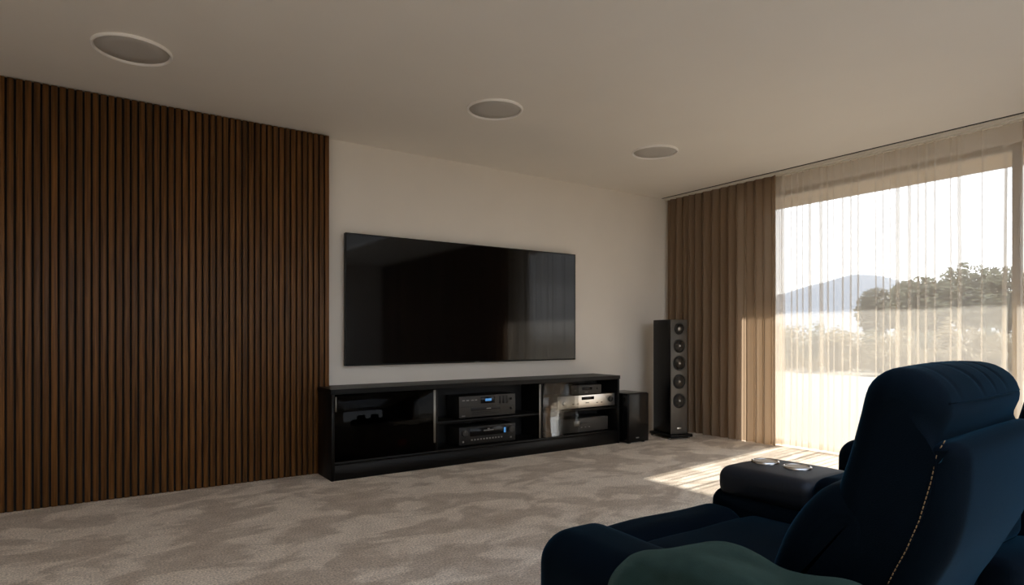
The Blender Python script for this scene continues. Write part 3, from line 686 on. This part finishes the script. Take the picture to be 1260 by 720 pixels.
# ------------------------------------------------------------------ outdoors
struct(MB().box(WX + 0.25, 7.50, -6, 9, 2.63, 2.80).build('eave', 'soffit_wood'), 'timber eave overhanging the terrace outside the window', 'eave')
struct(MB().box(WX + 0.02, 15.5, -12, 22, -0.10, -0.02).build('terrace', 'terrace_stone'), 'pale stone terrace outside the window', 'terrace')
struct(MB().add([(-60, -120, -0.12), (160, -120, -0.12), (160, 160, -0.12), (-60, 160, -0.12)], [(0, 1, 2, 3)]).build('ground', 'dry_ground'), 'dry grassy ground beyond the terrace', 'ground')
struct(MB().add([(160, -900, -0.3), (900, -900, 6), (900, 900, 6), (160, 900, -0.3)], [(0, 1, 2, 3)]).build('far_fields', 'far_field'), 'pale far fields below the hill', 'field')
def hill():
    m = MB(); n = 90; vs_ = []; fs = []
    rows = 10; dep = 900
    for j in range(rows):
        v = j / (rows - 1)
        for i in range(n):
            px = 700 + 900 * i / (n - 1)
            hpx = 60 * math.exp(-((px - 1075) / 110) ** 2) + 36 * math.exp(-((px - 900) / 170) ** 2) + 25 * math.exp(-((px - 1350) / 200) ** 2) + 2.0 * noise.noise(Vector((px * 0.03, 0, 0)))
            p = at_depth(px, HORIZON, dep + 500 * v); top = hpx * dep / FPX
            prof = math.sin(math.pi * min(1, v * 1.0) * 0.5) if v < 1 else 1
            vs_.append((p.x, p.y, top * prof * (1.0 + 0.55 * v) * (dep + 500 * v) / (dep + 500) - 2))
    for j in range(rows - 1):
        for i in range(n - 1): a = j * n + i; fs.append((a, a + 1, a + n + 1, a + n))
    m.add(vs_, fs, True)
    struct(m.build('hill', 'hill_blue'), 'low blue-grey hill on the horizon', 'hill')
hill()

def leaves(m, c, rad, n, size, rnd, lift=0.0, hollow=0.5):
    for _ in range(n):
        while True:
            q = Vector((rnd.uniform(-1, 1), rnd.uniform(-1, 1), rnd.uniform(-1, 1)))
            if hollow < q.length < 1: break
        p = Vector((c[0] + q.x * rad[0], c[1] + q.y * rad[1], c[2] + q.z * rad[2]))
        a = Vector((rnd.gauss(0, 1), rnd.gauss(0, 1), rnd.gauss(0, 1))).normalized(); b = a.orthogonal().normalized(); s = size * rnd.uniform(0.6, 1.3)
        m.add([p - a * s, p + b * s * 0.45, p + a * s, p - b * s * 0.45], [(0, 1, 2, 3)])
def tree(px, top_py, depth, w, label, leafmat, seed, lobes):
    rnd = random.Random(seed); g = at_depth(px, HORIZON, depth); top = CAMH + (HORIZON - top_py) / FPX * depth
    r = thing('tree', label, 'tree', (g.x, g.y, -0.12), 0, 'trees beyond the terrace')
    trunk = MB(); base = Vector((g.x, g.y, -0.12))
    trunk.tube([base, base + Vector((0.05, 0.1, top * 0.3)), base + Vector((0.1, -0.1, top * 0.65))], [0.16, 0.12, 0.05], 8)
    crown = MB()
    for k in range(lobes):
        a = rnd.uniform(0, 2 * math.pi); rr = rnd.uniform(0.15, 0.75) * w / 2; zz = rnd.uniform(0.35, 0.80) * top
        c = Vector((g.x + rr * math.cos(a), g.y + rr * math.sin(a), zz)); rad = w * rnd.uniform(0.16, 0.27)
        rad = min(rad, (top - zz) * 1.0 + 0.05)
        trunk.tube([base + Vector((0.05, 0.05, top * 0.3)), base.lerp(c, 0.6) + Vector((0, 0, 0.2)), c], [0.07, 0.05, 0.02], 6)
        leaves(crown, c, (rad, rad, rad * 0.85), 420, 0.13, rnd, hollow=0.35)
    c = Vector((g.x, g.y, top * 0.62)); leaves(crown, c, (w * 0.42, w * 0.42, top * 0.36), 1600, 0.14, rnd, hollow=0.3)
    trunk.build('trunk', 'bark', r); o = crown.build('crown', leafmat, r); o['kind'] = 'stuff'
    return r
tree(1078, 352, 32, 2.3, 'small dark round tree at the end of the tree group towards the hill', 'tree_leaf_dark', 1, 10)
tree(1135, 338, 26, 2.5, 'broad olive green tree between the small dark tree and the tallest tree', 'tree_leaf', 2, 16)
tree(1188, 320, 33, 3.3, 'tallest olive green tree of the group beyond the terrace', 'tree_leaf', 3, 18)
tree(1240, 326, 28, 2.3, 'loose open tree in front of the window mullion', 'tree_leaf', 4, 9)
tree(1300, 345, 33, 2.6, 'olive green tree beyond the window mullion', 'tree_leaf', 5, 12)
def shrub(px, depth, h, w, label, leafmat, seed, n=1400):
    rnd = random.Random(seed); g = at_depth(px, HORIZON, depth); z0 = -0.12 if depth * ray(px).x > 15.5 else -0.02
    r = thing('shrub', label, 'shrub', (g.x, g.y, z0), 0, 'shrubs along the terrace edge')
    m = MB(); st = MB()
    for k in range(7):
        a = rnd.uniform(0, 6.28); rr = rnd.uniform(0.0, 0.6) * w / 2; c = Vector((g.x + rr * math.cos(a), g.y + rr * math.sin(a), z0 + h * rnd.uniform(0.3, 0.7)))
        q = w * rnd.uniform(0.2, 0.33); leaves(m, c, (q, q, h * 0.30), n // 7, 0.055, rnd, hollow=0.2)
        st.tube([(g.x, g.y, z0), tuple(Vector((g.x, g.y, z0)).lerp(c, 0.6)), tuple(c)], [0.02, 0.014, 0.006], 5)
    st.build('stems', 'bark', r); o = m.build('foliage', leafmat, r); o['kind'] = 'stuff'
sh_lab = ['dry golden shrub with fine leaves at the terrace edge', 'pale green leafy shrub at the terrace edge']
rs = random.Random(21)
for k in range(15):
    px = 950 + k * 24; kind = rs.random() < 0.4
    shrub(px, (19.6, 21.2, 22.8)[k % 3], rs.uniform(1.35, 1.8), 1.25, sh_lab[kind] + (' below the distant hill' if px < 1055 else ' in front of the trees'), ('dry_leaf', 'green_leaf')[kind], 100 + k)
for k, px in enumerate((1085, 1115, 1150, 1185, 1222, 1255)):
    shrub(px, 17.2 + 0.5 * (k % 3), 0.75 + 0.15 * (k % 2), 0.9, 'low dry shrub on the ground just past the terrace slab', 'dry_leaf', 140 + k, 1200)
def grass():
    rnd = random.Random(5); m = MB()
    for _ in range(16000):
        d_ = rnd.uniform(19, 60) ; px = rnd.uniform(900, 1330); g = at_depth(px, HORIZON, d_)
        if g.x < 15.7: continue
        hgt = rnd.uniform(0.15, 0.45); w_ = 0.012 + d_ * 0.0006; a = rnd.uniform(0, 3.14); ux, uy = math.cos(a) * w_, math.sin(a) * w_; lx, ly = rnd.uniform(-.12, .12), rnd.uniform(-.12, .12)
        m.add([(g.x - ux, g.y - uy, -0.12), (g.x + ux, g.y + uy, -0.12), (g.x + lx, g.y + ly, -0.12 + hgt)], [(0, 1, 2)])
    o = m.build('dry_grass', 'dry_leaf', bpy.data.objects['ground']); o['kind'] = 'stuff'
grass()
